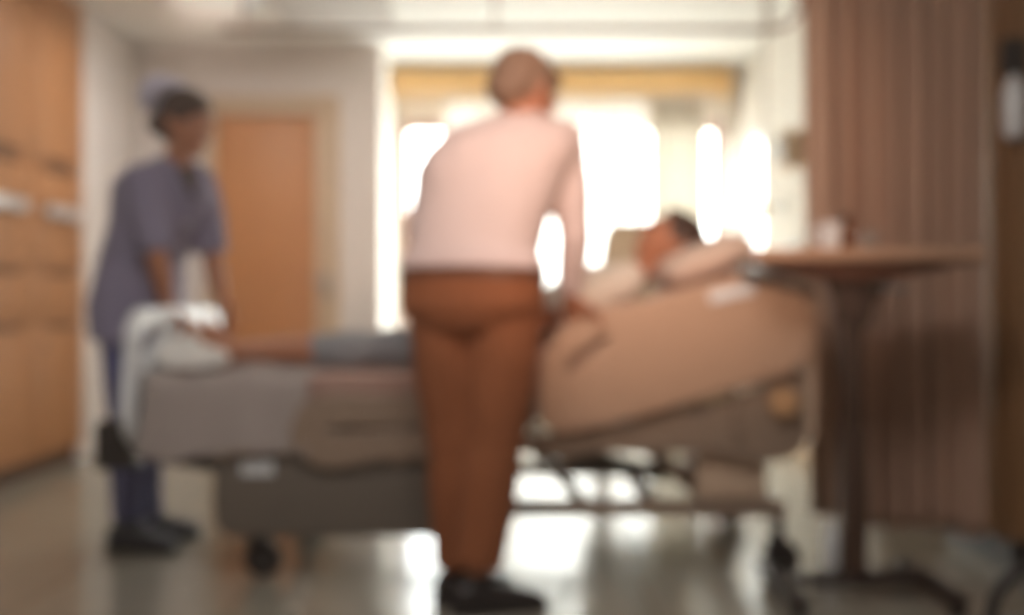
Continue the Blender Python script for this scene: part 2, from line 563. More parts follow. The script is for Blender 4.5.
# ceiling lamp
cl = thing('ceiling_lamp', (-1.58, 5.15, 2.42), 'round white ceiling lamp with a glowing diffuser, at top left', 'lamp')
MB().lathe([(0.0, 0.0), (0.20, 0.0), (0.27, 0.015), (0.29, 0.04), (0.29, 0.078), (0, 0.078)][1:], (-1.58, 5.15, 2.421)).build('lamp_rim', M['white'], cl)
MB().lathe([(0.02, -0.035), (0.10, -0.030), (0.17, -0.015), (0.20, 0.0), (0.02, 0.0)], (-1.58, 5.15, 2.42)).build('lamp_diffuser', M['lampglow'], cl)

# suspended bed-curtain rail
RZ = 2.19
rail = thing('curtain_rail', (0, 4.85, RZ), 'thin brown curtain rail hung below the ceiling across the room', 'rail')
path = [(-1.40, 4.85, RZ), (0, 4.85, RZ), (1.20, 4.85, RZ), (1.29, 4.82, RZ), (1.32, 4.74, RZ), (1.30, 4.5, RZ), (1.06, 3.75, RZ), (1.04, 3.62, RZ), (1.08, 3.54, RZ), (1.16, 3.51, RZ), (1.59, 3.36, RZ)]
MB().tube(path, 0.016, 10).build('rail_tube', M['railm'], rail)
for x, y in ((-1.30, 4.85), (-0.08, 4.85), (1.24, 4.83), (1.15, 4.05)):
    MB().cone((x, y, RZ + 0.012), (x, y, 2.499), 0.007).cone((x, y, 2.48), (x, y, 2.499), 0.022).build('hanger_rod', M['railm'], rail)
q = thing('hanging_rod', (1.345, 5.32, 1.2), 'thin brown rod hanging from the ceiling left of the wall unit', 'rod')
MB().cone((1.345, 5.32, 1.55), (1.345, 5.32, 2.499), 0.006).build('rod', M['railm'], q)
MB().tube([(1.345, 5.32, 1.56), (1.345, 5.32, 1.50), (1.37, 5.32, 1.48), (1.39, 5.32, 1.50), (1.39, 5.32, 1.53)], 0.006).build('hook', M['steel'], q)

# thin scattering volume added to imitate the veil of glare in the lens
hm = bpy.data.materials.new('lens_veil_volume')
hm.use_nodes = True
hm.node_tree.nodes.clear()
_o = hm.node_tree.nodes.new('ShaderNodeOutputMaterial')
_v = hm.node_tree.nodes.new('ShaderNodeVolumeScatter')
_v.inputs['Color'].default_value = (1.0, 0.80, 0.66, 1)
_v.inputs['Density'].default_value = 0.024
_v.inputs['Anisotropy'].default_value = 0.65
hm.node_tree.links.new(_v.outputs[0], _o.inputs['Volume'])
hz = MB().box((-3.2, -1.9, -0.1), (2.7, 7.3, 2.7)).build('lens_veil', hm, None, smooth=False)
tag(hz, 'thin warm scattering volume filling the whole room, added to imitate lens veil', 'lens_veil', kind='stuff')

# ------------------------------------------------------------------ cabinets on the left
def cabinet(y0, y1, label, left_handle):
    x = -2.362
    t = thing('tall_cabinet', (-2.63, (y0 + y1) / 2, 0), label, 'cabinet', 'tall cabinets along the left wall')
    MB().box((-2.885, y0 + 0.001, 0.09), (x - 0.022, y1 - 0.001, 2.494), 0.003).build('body', M['cab'], t)
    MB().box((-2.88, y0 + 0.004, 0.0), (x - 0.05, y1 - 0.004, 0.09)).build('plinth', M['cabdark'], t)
    zs = [(0.095, 0.76, 'door'), (0.775, 1.03, 'drawer'), (1.045, 1.56, 'drawer'), (1.575, 2.49, 'door')]
    for a, b, k in zs:
        d_ = MB().box((x - 0.021, y0 + 0.004, a), (x, y1 - 0.004, b), 0.003).build(k, M['cab'], t)
        ym = (y0 + y1) / 2
        if k == 'drawer' and b > 1.4:
            MB().box((x, ym - 0.17, 1.315), (x + 0.028, ym - 0.15, 1.345), 0.003).box((x, ym + 0.15, 1.315), (x + 0.028, ym + 0.17, 1.345), 0.003).box((x + 0.02, ym - 0.19, 1.305), (x + 0.036, ym + 0.19, 1.365), 0.007).build('handle', M['chrome'], d_)
        zg = {0.76: 0.75, 1.03: 1.02, 1.56: 1.55}.get(b, 1.60)
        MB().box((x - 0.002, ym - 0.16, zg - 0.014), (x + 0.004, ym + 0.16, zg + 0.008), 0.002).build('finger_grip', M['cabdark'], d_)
        if b == 0.76:
            MB().cone((x - 0.001, y1 - 0.46, 0.64), (x + 0.008, y1 - 0.46, 0.64), 0.018).build('lock', M['cabdark'], d_)
cabinet(4.93, 5.51, 'tall orange-brown wooden cabinet nearest the white wall and the nurse', True)
cabinet(4.34, 4.928, 'tall orange-brown wooden cabinet cut off by the left picture edge', False)

# ------------------------------------------------------------------ bed
BY0, BY1 = 3.08, 3.98          # near and far side of the bed
DN = 3.05
def bp(px, py, d=DN):
    p = PX(px, py, d)
    return (p.x, p.z)
bed = thing('hospital_bed', (-0.13, 3.53, 0), 'wide hospital bed with raised backrest and white footboard', 'bed')
# base frame
q = MB()
for y in (3.16, 3.90):
    q.box((-0.86, y - 0.022, 0.195), (0.86, y + 0.022, 0.245), 0.006)
for x in (-0.80, -0.1, 0.45, 0.82):
    q.box((x - 0.022, 3.18, 0.198), (x + 0.022, 3.88, 0.242), 0.006)
q.build('base_frame', M['bedmetal'], bed)
# upper deck frame
q = MB()
for y in (3.12, 3.94):
    q.box((-1.15, y - 0.02, 0.405), (0.90, y + 0.02, 0.46), 0.006)
for x in (-1.13, -0.6, -0.1, 0.4, 0.88):
    q.box((x - 0.02, 3.14, 0.408), (x + 0.02, 3.92, 0.457), 0.006)
q.build('deck_frame', M['bedmetal'], bed)
# lift arms
for x0, x1, y in ((-0.62, -0.42, 3.22), (-0.62, -0.42, 3.84), (0.22, 0.06, 3.22), (0.22, 0.06, 3.84), (0.62, 0.42, 3.22), (0.62, 0.42, 3.84)):
    a, b = V((x0, y, 0.24)), V((x1, y, 0.415))
    MB().cap(a, b, 0.02).build('lift_arm', M['bedmetal'], bed)
MB().box((0.58, 3.13, 0.25), (0.80, 3.45, 0.40), 0.02).build('motor_box', M['cream'], bed)
MB().cap((0.10, 3.5, 0.36), (0.52, 3.5, 0.27), 0.028).build('actuator', M['greyplastic'], bed)
# foot chassis cover
q = MB()
w0, w1 = -0.925, -0.04
pr = [(w0 + 0.05, 0.145), (w1 - 0.03, 0.145), (w1, 0.18), (w1, 0.36), (w1 - 0.03, 0.395), (w0 + 0.04, 0.395), (w0 + 0.01, 0.36), (w0, 0.26), (w0 + 0.012, 0.18)]
q.prism(pr, 'y', 3.075, 3.13, 0.018)
q.build('chassis_cover', M['greyplastic'], bed)
cov = [o for o in bed.children if o.name.startswith('chassis')][0]
p = bp(257, 468, 3.07)
MB().box((p[0] - 0.05, 3.070, p[1] - 0.022), (p[0] + 0.05, 3.0755, p[1] + 0.022), 0.002).build('label_plate', M['white'], cov)['label'] = 'small white plate on the grey cover'
p = bp(399, 459, 3.07)
MB().box((p[0] - 0.022, 3.066, p[1] - 0.014), (p[0] + 0.022, 3.0755, p[1] + 0.014), 0.003).build('indicator', M['cream'], cov)
# mattress
A0 = math.radians(21.5)
ca, sa = math.cos(A0), math.sin(A0)
PXV, MZ, MT, LB = -0.10, 0.645, 0.125, 0.93
def onback(s_, h=0.0):
    """a point s_ metres up the backrest, h above its surface"""
    return (PXV + s_ * ca - h * sa, MZ + s_ * sa + h * ca)
e1 = onback(LB); e2 = onback(LB, -MT); k2 = (PXV + MT * math.tan(A0 / 2), MZ - MT)
pr = [(-1.135, MZ - MT), (k2[0], MZ - MT), e2, e1, (PXV, MZ), (-1.135, MZ)]
MB().prism(pr, 'y', BY0 + 0.02, BY1 - 0.02, 0.03).build('mattress', M['mattress'], bed)
# deck plates
a, b = onback(0.02, -MT - 0.006), onback(LB + 0.02, -MT - 0.006)
a2, b2 = onback(0.02, -MT - 0.03), onback(LB + 0.02, -MT - 0.03)
MB().prism([a, b, b2, a2], 'y', BY0 + 0.03, BY1 - 0.03, 0.004).build('backrest_plate', M['bedmetal'], bed)
MB().box((-1.13, BY0 + 0.03, 0.462), (PXV, BY1 - 0.03, 0.518), 0.006).build('foot_plate', M['bedmetal'], bed)
MB().cap((0.30, 3.5, 0.44), (0.50, 3.5, 0.70), 0.02).build('backrest_strut', M['steel'], bed)
# headboard
hb = [(3.08, 0.44), (3.08, 0.87), (3.10, 0.915), (3.16, 0.94), (3.3, 0.99), (3.45, 1.015), (3.61, 1.015), (3.76, 0.99), (3.90, 0.94), (3.96, 0.915), (3.98, 0.87), (3.98, 0.44)]
MB().prism(hb, 'x', 0.905, 0.94, 0.008).build('headboard', M['cream'], bed)
# footboard: white moulding with a grab opening near each side
def footboard():
    cu_out = [(0.0, 0.46), (0.0, 0.72), (0.008, 0.79), (0.06, 0.832), (0.20, 0.838), (0.45, 0.842), (0.70, 0.838), (0.84, 0.832), (0.892, 0.79), (0.90, 0.72), (0.90, 0.46), (0.45, 0.45)]
    h1 = [(0.05, 0.66), (0.045, 0.73), (0.075, 0.785), (0.16, 0.795), (0.25, 0.785), (0.22, 0.73), (0.14, 0.69), (0.09, 0.645)]
    h2 = [(0.90 - a, b) for a, b in h1]
    o = plate('footboard', cu_out, [h1], M['white'], 0, 0.04, None, 0.012)
    return o
fb = footboard()
me = fb.data
me.transform(Matrix.Translation(fb.location))
me.transform(Matrix(((0, 1, 0, -1.175), (1, 0, 0, BY0), (0, 0, 1, 0), (0, 0, 0, 1))))
fb_loc = V((-1.175, 3.53, 0.64))
me.transform(Matrix.Translation(-fb_loc))
me.flip_normals()
fb.location = fb_loc; WL[fb.name] = fb_loc
fb.parent = bed; fb.matrix_parent_inverse = Matrix.Translation(-WL[bed.name])
# raised head side rail on the near side, tilted with the backrest
outer = [bp(*c) for c in ((548, 424), (543, 385), (550, 350), (574, 322), (640, 303), (700, 287), (748, 278), (788, 284), (804, 306), (808, 340), (798, 362), (750, 380), (700, 395), (640, 412), (590, 424))]
hole = [bp(*c) for c in ((562, 372), (566, 360), (586, 343), (604, 333), (612, 338), (600, 350), (580, 366), (568, 375))]
sr = plate('side_rail', outer, [hole], M['railplastic'], 3.045, 0.035, bed, 0.011)
p = bp(730, 293); 

rb = MB(); rb.box((p[0] - 0.07, 3.020, p[1] - 0.018), (p[0] + 0.07, 3.0275, p[1] + 0.018), 0.003)
R_ = Matrix.Translation(V((p[0], 3.02, p[1]))) @ Matrix.Rotation(-math.radians(13), 4, 'Y') @ Matrix.Translation(-V((p[0], 3.02, p[1])))
bmesh.ops.transform(rb.bm, matrix=R_, verts=rb.bm.verts)
rb.build('control_panel', M['white'], sr)
# rail mounting plate and arms under it
outer = [bp(*c) for c in ((546, 440), (600, 432), (680, 414), (760, 392), (800, 372), (806, 420), (804, 448), (700, 452), (600, 452), (548, 452))]
hole = [bp(*c) for c in ((696, 402), (704, 402), (705, 418), (697, 418))]
mt_ = plate('rail_mount', outer, [hole], M['bedmetal'], 3.085, 0.02, bed, 0.005)
for px in (590, 740):
    p0 = bp(px, 440); p1 = bp(px - 8, 400 if px < 700 else 370)
    MB().cap((p0[0], 3.068, p0[1]), (p1[0], 3.068, p1[1]), 0.012).build('rail_arm', M['bedmetal'], bed)
p = bp(783, 402)
MB().lathe([(0.0001, -0.03), (0.030, -0.03), (0.042, -0.02), (0.045, 0.0), (0.042, 0.018), (0.02, 0.024)], (p[0], 3.045, p[1]), axis=(0, -1, 0)).build('wall_bumper', M['bumper'], bed)
# lowered foot side rail
outer = [bp(*c) for c in ((300, 452), (300, 412), (312, 402), (380, 398), (480, 398), (505, 406), (512, 440), (500, 454), (400, 456))]
holes = [[bp(*c) for c in ((322, 430), (330, 426), (400, 424), (480, 425), (490, 429), (480, 433), (400, 432), (330, 434))]]
plate('side_rail', outer, holes, M['bedmetal'], 3.055, 0.03, bed, 0.009)
# hanging dark foot box
MB().box((-1.30, 3.10, 0.345), (-1.185, 3.26, 0.50), 0.02).cap((-1.20, 3.18, 0.43), (-1.16, 3.18, 0.45), 0.014).build('foot_control_box', M['dark'], bed)
# bumper bar below the foot end
MB().tube([(-1.15, 3.12, 0.43), (-1.10, 3.11, 0.39), (-0.98, 3.10, 0.375), (-0.90, 3.12, 0.36)], 0.02).build('foot_extension', M['dark'], bed)
MB().tube([(-1.15, 3.92, 0.43), (-1.10, 3.93, 0.39), (-0.98, 3.94, 0.375), (-0.80, 3.92, 0.25)], 0.02).build('foot_extension', M['dark'], bed)
# castors
def castor(x, y, dx):
    MB().cone((x, y, 0.115), (x, y, 0.20), 0.018).box((x - 0.035, y - 0.028, 0.10), (x + 0.035, y + 0.028, 0.125), 0.008).box((x + dx - 0.02, y - 0.030, 0.05), (x + dx + 0.02, y - 0.022, 0.115), 0.003).box((x + dx - 0.02, y + 0.022, 0.05), (x + dx + 0.02, y + 0.030, 0.115), 0.003).build('castor_fork', M['dark'], bed)
    cf = bed.children[-1] if False else None
    w = MB().lathe([(0.012, -0.018), (0.05, -0.018), (0.058, -0.012), (0.06, 0), (0.058, 0.012), (0.05, 0.018), (0.012, 0.018)], (x + dx, y, 0.0605), axis=(0, 1, 0)).build('castor_wheel', M['black'], bed)
    MB().lathe([(0.004, -0.021), (0.02, -0.021), (0.02, 0.021), (0.004, 0.021)], (x + dx, y, 0.0605), axis=(0, 1, 0)).build('hub', M['steel'], w)
castor(-0.80, 3.16, 0.015); castor(-0.80, 3.90, 0.015); castor(0.84, 3.16, 0.01); castor(0.84, 3.90, 0.01)

# blanket over the foot of the bed, hanging down the near side
def blank(u, v):
    x = -1.128 + 0.50 * u
    L1, L2 = 0.86, 0.235
    s = v * (L1 + L2)
    zt = MZ + 0.006 + 0.004 * math.sin(9 * u + 3 * v) + 0.004 * math.sin(23 * u)
    if s < L1 - 0.03:
        y, z = 3.95 - s, zt
    elif s < L1 + 0.03:
        t = (s - (L1 - 0.03)) / 0.06 * PI / 2
        y, z = 3.95 - (L1 - 0.03) - 0.055 * math.sin(t), zt - 0.055 * (1 - math.cos(t))
    else:
        k = s - (L1 + 0.03)
        y = 3.065 - 0.010 * k + 0.012 * math.sin(u * 16 + 0.5) * k / 0.235 - 0.02 * (k / 0.235)
        z = zt - 0.055 - k * (1 - 0.09 * u + 0.03 * math.sin(7 * u))
        x += 0.03 * (k / 0.235) * (u - 0.8)
    return V((x, y - 0.004, z))
bl = MB().grid(40, 60, blank, 0.009).build('blanket', M['blanket'], None, angle=None)
tag(bl, 'pinkish grey blanket draped over the near side of the bed foot', 'blanket')
# white folded sheet at the foot of the bed, behind the footboard
fs = MB()
fs.loft([((-1.04, 3.13, 0.672), (0.06, 0, 0), (0, 0, 0.016)), ((-1.02, 3.18, 0.685), (0.115, 0, 0), (0, 0, 0.034)), ((-1.03, 3.27, 0.69), (0.115, 0, 0), (0, 0, 0.038)), ((-1.06, 3.34, 0.68), (0.08, 0, 0), (0, 0, 0.028))])
fs.loft([((-1.09, 3.15, 0.69), (0.035, 0, 0), (0, 0, 0.02)), ((-1.07, 3.20, 0.715), (0.06, 0, 0), (0, 0, 0.045)), ((-1.07, 3.30, 0.715), (0.06, 0, 0), (0, 0, 0.045)), ((-1.08, 3.36, 0.69), (0.04, 0, 0), (0, 0, 0.02))])
o = fs.organic('folded_sheet', M['sheet'], None, 0.008, 4, 0.006, 30)
tag(o, 'bunched white sheet lying on the blanket inside the footboard', 'sheet')
# pillow on the backrest
c0 = onback(0.84, 0.062)
Bk = Matrix(((ca, 0, -sa), (0, 1, 0), (sa, 0, ca)))
pm = MB()
for i in range(1):
    pts = []
def pil(u, v, side):
    a, b = 2 * u - 1, 2 * v - 1
    th = (1 - a ** 4) * (1 - b ** 4)
    k = 1 - 0.06 * (a * a * b * b)
    l = V((a * 0.175 * (1 - 0.08 * b * b), b * 0.29 * (1 - 0.08 * a * a), side * 0.068 * max(0, th) ** 0.55 - side * 0))
    return V((c0[0], 3.53, c0[1])) + Bk @ (l * k)
pm.grid(24, 32, lambda u, v: pil(u, v, 1)); pm.grid(24, 32, lambda u, v: pil(u, v, -1))
bmesh.ops.remove_doubles(pm.bm, verts=pm.bm.verts, dist=0.0005)
o = pm.build('pillow', M['pillow'], None, angle=None)
tag(o, 'pale pillow under the head of the patient lying in bed', 'pillow')

# ------------------------------------------------------------------ people
def hand(mb, wrist, d, n, side, curl=0.5, sc=1.0, spread=0.10):
    """palm and five fingers. d: direction of the fingers, n: direction the palm faces, side: +1 thumb on d x n side"""
    d = V(d).normalized(); n = V(n); n = (n - d * n.dot(d)).normalized()
    t = d.cross(n) * side
    w = V(wrist)
    def P(a, b, c): return w + (d * a + t * b + n * c) * sc
    mb.loft([(P(-0.015, 0, 0), t * 0.027 * sc, n * 0.020 * sc), (P(0.02, 0, 0), t * 0.033 * sc, n * 0.017 * sc), (P(0.06, 0, 0.002), t * 0.042 * sc, n * 0.015 * sc), (P(0.092, 0, 0.002), t * 0.040 * sc, n * 0.012 * sc)], 20, 2.4)
    for k, (off, L) in enumerate(((0.032, 0.072), (0.011, 0.080), (-0.011, 0.075), (-0.032, 0.060))):
        ang = spread * (1.5 - k) / 1.5
        fd = (d + t * ang).normalized()
        base = P(0.086, off, 0.001)
        q, a = base, curl * (0.7 + 0.12 * k)
        r = 0.0086 * sc
        for j, fr in enumerate((0.45, 0.30, 0.25)):
            dirv = fd * math.cos(a) + n * math.sin(a)
            q2 = q + dirv * L * fr * sc
            mb.cap(q, q2, r, r * 0.9, 10)
            q = q2; r *= 0.9; a += curl * 0.9
    q = P(0.022, 0.030, 0.006)
    dirv = (d * 0.62 + t * 0.72 + n * 0.30).normalized()
    q1 = q + dirv * 0.040 * sc
    mb.cap(q, q1, 0.0135 * sc, 0.0105 * sc, 10)
    q2 = q1 + (d * 0.9 + t * 0.30 + n * 0.35 * (0.5 + curl)).normalized() * 0.032 * sc
    mb.cap(q1, q2, 0.0105 * sc, 0.0088 * sc, 10)
    q3 = q2 + (d * 0.95 + n * 0.45 * (0.5 + curl)).normalized() * 0.022 * sc
    mb.cap(q2, q3, 0.0088 * sc, 0.0078 * sc, 10)

def head_geo(mb, c, f, u, sc=1.0):
    f = V(f).normalized(); u = V(u); u = (u - f * u.dot(f)).normalized()
    r = f.cross(u)
    B = Matrix((r, f, u)).transposed()
    c = V(c)
    def P(a, b, d): return c + (r * a + f * b + u * d) * sc
    def E(p, rad): mb.ball(P(*p), tuple(x * sc for x in rad), B, 24, 18)
    E((0, -0.012, 0.025), (0.076, 0.096, 0.088))
    E((0, 0.022, -0.020), (0.064, 0.072, 0.085))
    E((0, 0.040, -0.055), (0.050, 0.052, 0.050))
    E((0, 0.064, -0.088), (0.032, 0.030, 0.024))
    E((0, 0.080, 0.028), (0.044, 0.016, 0.010))           # brow
    for s_ in (-1, 1):
        E((s_ * 0.036, 0.066, -0.022), (0.020, 0.020, 0.018))   # cheek
        E((s_ * 0.075, -0.006, -0.010), (0.009, 0.017, 0.030))  # ear
        E((s_ * 0.083, -0.012, 0.002), (0.006, 0.012, 0.020))
    mb.cap(P(0, 0.090, 0.012), P(0, 0.112, -0.024), 0.008 * sc, 0.0125 * sc, 12)
    for s_ in (-1, 1):
        E((s_ * 0.011, 0.102, -0.027), (0.008, 0.010, 0.007))
    E((0, 0.090, -0.053), (0.022, 0.010, 0.010))
    return r, P, B

def face_parts(root, c, f, u, hair, sc=1.0, skin='skin', closed=False):
    f = V(f).normalized(); u = V(u); u = (u - f * u.dot(f)).normalized()
    r = f.cross(u)
    B = Matrix((r, f, u)).transposed()
    def P(a, b, d): return V(c) + (r * a + f * b + u * d) * sc
    for s_ in (-1, 1):
        e = MB().ball(P(s_ * 0.030, 0.0735, 0.006), 0.0115 * sc).build('eye', M['eyew'], root)
        MB().ball(P(s_ * 0.030, 0.0820, 0.0045), (0.0060 * sc, 0.0040 * sc, 0.0060 * sc), B, 12, 8).build('iris', M['iris'], e)
        MB().ball(P(s_ * 0.030, 0.0725, 0.0125), (0.0150 * sc, (0.0165 if closed else 0.0140) * sc, (0.0150 if closed else 0.0095) * sc), B, 14, 10).ball(P(s_ * 0.030, 0.0715, -0.0045), (0.0145 * sc, 0.0125 * sc, 0.0065 * sc), B, 14, 10).organic('eyelids', M[skin], e, 0.0022, 2)
        MB().tube([P(s_ * 0.014, 0.098, 0.026), P(s_ * 0.032, 0.094, 0.033), P(s_ * 0.050, 0.081, 0.027)], [0.003, 0.004, 0.002], 8).build('eyebrow', hair, root)
    MB().loft([(P(-0.024, 0.092, -0.053), u * 0.001, f * 0.001), (P(-0.012, 0.098, -0.052), u * 0.006, f * 0.004), (P(0, 0.101, -0.053), u * 0.007, f * 0.005), (P(0.012, 0.098, -0.052), u * 0.006, f * 0.004), (P(0.024, 0.092, -0.053), u * 0.001, f * 0.001)], 12).build('mouth', M['lips'], root)

def torso_secs(J, g=0.0, k=1.0, top=True, z0=0):
    """cross sections from the crotch up to the neck along pelvis - waist - chest - shoulder line"""
    pe, wa, ch, sh = J['pelvis'], J['waist'], J['chest'], J['shoulders']
    pr, cr = J['pr'], J['cr']           # right vectors of pelvis and chest
    ax = (sh - ch).normalized()
    ax0 = (wa - pe).normalized()
    pf = ax0.cross(pr).normalized() * -1.0
    cf = ax.cross(cr).normalized() * -1.0
    mr = (pr + cr).normalized(); mf = (pf + cf).normalized()
    W = J.get('w', 1.0)
    D = J.get('dpt', 1.0)
    S_ = [
        (pe - ax0 * 0.09, pr * (0.10 + g) * W, pf * (0.085 + g) * D),
        (pe - ax0 * 0.03, pr * (0.168 + g) * W, pf * (0.112 + g) * D),
        (pe + ax0 * 0.04, pr * (0.170 + g) * W, pf * (0.112 + g) * D),
        (wa, mr * (0.140 + g) * W, mf * (0.098 + g) * D),
        (wa.lerp(ch, 0.5), mr * (0.148 + g) * W, mf * (0.106 + g) * D),
        (ch, cr * (0.165 + g) * W, cf * (0.118 + g) * D),
        (ch.lerp(sh, 0.55), cr * (0.178 + g) * W, cf * (0.112 + g) * D),
        (sh, cr * (0.150 + g) * W, cf * (0.080 + g) * D),
        (sh + ax * 0.035, cr * (0.085 + g) * W, cf * (0.056 + g) * D),
    ]
    return S_

def limb(mb, a, b, ra, rb, bulge=0.0, g=0.0, e0=True, e1=True):
    """tapered limb with a muscle belly in its upper third"""
    a, b = V(a), V(b)
    pts = [a.lerp(b, t) for t in (0, 0.15, 0.33, 0.55, 0.8, 1)]
    rs = [ra + g + (rb - ra) * t + bulge * math.sin(PI * min(1, t * 1.35)) for t in (0, 0.15, 0.33, 0.55, 0.8, 1)]
    mb.tube(pts, rs, 20)
    if e0: mb.ball(a, rs[0], seg=20, ring=12)
    if e1: mb.ball(b, rs[-1], seg=20, ring=12)

def body_geo(mb, J, feet=True):
    mb.loft(torso_secs(J, -0.008), 32, 2.3)
    k = J.get('limb', 1.0)
    mb.cap(J['shoulders'] + V((0, 0, 0.0)), J['neck'], 0.060 * k, 0.052 * k)
    mb.cap(J['neck'], J['headbase'], 0.052 * k, 0.050 * k)
    for s_ in 'LR':
        mb.cap(J['shoulders'].lerp(J['sh' + s_], 0.4), J['sh' + s_], 0.055 * k, 0.052 * k)
        limb(mb, J['sh' + s_], J['el' + s_], 0.050 * k, 0.038 * k, 0.004)
        limb(mb, J['el' + s_], J['wr' + s_], 0.038 * k, 0.026 * k, 0.005)
        limb(mb, J['hip' + s_], J['kn' + s_], 0.082 * k, 0.052 * k, 0.004)
        limb(mb, J['kn' + s_], J['an' + s_], 0.052 * k, 0.036 * k, 0.010)

def foot_geo(mb, ankle, toe_dir, up, L=0.19, g=0.0, toes=False):
    d = V(toe_dir).normalized(); u = V(up); u = (u - d * u.dot(d)).normalized()
    r = d.cross(u)
    A = V(ankle)
    secs = [(A - d * 0.055 - u * 0.045, r * 0.020, u * 0.022), (A - d * 0.045 - u * 0.040, r * (0.030 + g), u * (0.032 + g)),
            (A - u * 0.030, r * (0.034 + g), u * (0.048 + g)), (A + d * 0.06 - u * 0.045, r * (0.037 + g), u * (0.035 + g)),
            (A + d * 0.12 - u * 0.055, r * (0.044 + g), u * (0.024 + g)), (A + d * (L - 0.03) - u * 0.060, r * (0.040 + g), u * (0.018 + g)),
            (A + d * L - u * 0.062, r * (0.024 + g), u * (0.012 + g))]
    mb.loft(secs, 24, 2.4)
    if toes:
        for k, (o, l, rr) in enumerate(((-0.030, 0.035, 0.0135), (-0.010, 0.034, 0.010), (0.006, 0.030, 0.0095), (0.021, 0.025, 0.009), (0.034, 0.018, 0.0085))):
            p = A + d * (L - 0.03) + r * o * 1.0 - u * 0.060
            mb.cap(p, p + d * l + u * 0.004, rr, rr * 0.9, 10)

def shoe(root, ankle, dirv, m, L=0.20, sole=True):
    d = V(dirv).normalized()
    a = V((ankle.x, ankle.y, 0.0))
    mb = MB()
    r = d.cross(V((0, 0, 1)))
    z = V((0, 0, 1))
    secs = [(a - d * 0.075 + z * 0.035, r * 0.022, z * 0.022), (a - d * 0.06 + z * 0.048, r * 0.038, z * 0.040), (a + z * 0.052, r * 0.042, z * 0.048),
            (a + d * 0.07 + z * 0.042, r * 0.045, z * 0.036), (a + d * 0.14 + z * 0.033, r * 0.049, z * 0.026), (a + d * (L - 0.02) + z * 0.028, r * 0.042, z * 0.020), (a + d * L + z * 0.024, r * 0.026, z * 0.013)]
    mb.loft(secs, 24, 2.5)
    mb.cap(a + z * 0.06, a + z * 0.095, 0.042, 0.040, 16)
    sh = mb.organic('shoe', m, root, 0.007, 3)
    so = MB()
    so.loft([(a - d * 0.08 + z * 0.001, r * 0.022, d * 0.001), (a - d * 0.08 + z * 0.022, r * 0.022, d * 0.001)], 4)
    so = MB()
    outline = []
    for t, w in ((-0.082, 0.015), (-0.07, 0.034), (-0.03, 0.041), (0.04, 0.042), (0.12, 0.050), (0.17, 0.046), (0.20 * L / 0.2, 0.026)):
        outline.append((t, w))
    poly = [a + d * t + r * w for t, w in outline] + [a + d * t - r * w for t, w in reversed(outline)]
    so.prism([(p.x, p.y) for p in poly], 'z', 0.001, 0.022, 0.003, 2)
    so.build('sole', M['black'], sh)

def torso_cloth(mb, J, g, hem=None, secs=slice(2, None)):
    S_ = torso_secs(J, g)[secs]
    if hem:
        S_ = hem + S_
    mb.loft(S_, 36, 2.3)

# ---- the man standing with his back to the camera (about 2.85 m away)
DMN = 2.86
def mp(px, py, d=DMN): return PX(px, py, d)
J = {}
fm = V((0.22, 0.975, 0)).normalized(); rm = V((fm.y, -fm.x, 0))
J['pr'] = rm.copy(); J['cr'] = V((0.985, -0.12, -0.02)).normalized()
J['pelvis'] = mp(472, 300, 2.80)
J['waist'] = mp(474, 252, 2.81)
J['chest'] = mp(490, 186, 2.86)
J['shoulders'] = mp(510, 137, 2.90)
J['neck'] = mp(518, 118, 2.93)
J['headbase'] = mp(523, 108, 2.95)
J['w'] = 1.15; J['dpt'] = 1.12
J['shR'] = mp(563, 141, 2.90); J['shL'] = mp(456, 150, 2.96)
J['elR'] = mp(575, 236, 2.90); J['elL'] = mp(438, 226, 3.02)
J['wrR'] = mp(570, 300, 2.99); J['wrL'] = mp(462, 262, 3.16)
J['hipR'] = mp(505, 318, 2.79); J['hipL'] = mp(446, 318, 2.83)
J['knR'] = mp(494, 446, 2.79); J['knL'] = mp(456, 446, 2.86)
J['anR'] = mp(478, 570, 2.80); J['anL'] = mp(458, 568, 2.92)
man = thing('person', (J['anR'].x, 2.85, 0), 'person with back turned in pale shirt and brown trousers, leaning over the bed rail', 'person')
b = MB()
body_geo(b, J)
hc = mp(524, 95, 2.96); hf = V((0.66, 0.58, -0.48)); hu = V((0.30, 0.32, 0.9))
head_geo(b, hc, hf, hu, 1.08)
hand(b, J['wrR'], (0.25, 0.55, -0.55), (0.1, -0.45, -0.75), -1, 0.55)
hand(b, J['wrL'], (0.5, 0.7, -0.4), (0.1, -0.3, -0.9), 1, 0.45)
b.organic('body', M['skin'], man, 0.0055, 4)
face_parts(man, hc, hf, hu, M['hairm'], 1.08)
def hair_cap(c, f, u, root, m, sc=1.0, back=0.0, bun=None, drop=0.0):
    f = V(f).normalized(); u = V(u); u = (u - f * u.dot(f)).normalized(); r = f.cross(u)
    B = Matrix((r, f, u)).transposed()
    mb = MB()
    def P(a, b_, d): return V(c) + (r * a + f * b_ + u * d) * sc
    mb.ball(P(0, -0.020, 0.036), (0.082 * sc, 0.099 * sc, 0.090 * sc), B, 28, 20)
    mb.ball(P(0, -0.052, 0.000 - drop * 0.3), (0.072 * sc, 0.064 * sc, (0.075 + drop) * sc), B, 28, 20)
    for s_ in (-1, 1):
        mb.ball(P(s_ * 0.066, -0.018, 0.012), (0.016 * sc, 0.034 * sc, 0.038 * sc), B, 16, 12)
    mb.ball(P(0.01, 0.045, 0.078), (0.052 * sc, 0.040 * sc, 0.030 * sc), B, 20, 14)
    if bun:
        mb.ball(P(*bun), (0.050 * sc, 0.045 * sc, 0.045 * sc), B, 20, 14)
    return mb.organic('hair', m, root, 0.006, 3, 0.003, 50)
hair_cap(hc, hf, hu, man, M['hairm'], 1.08)
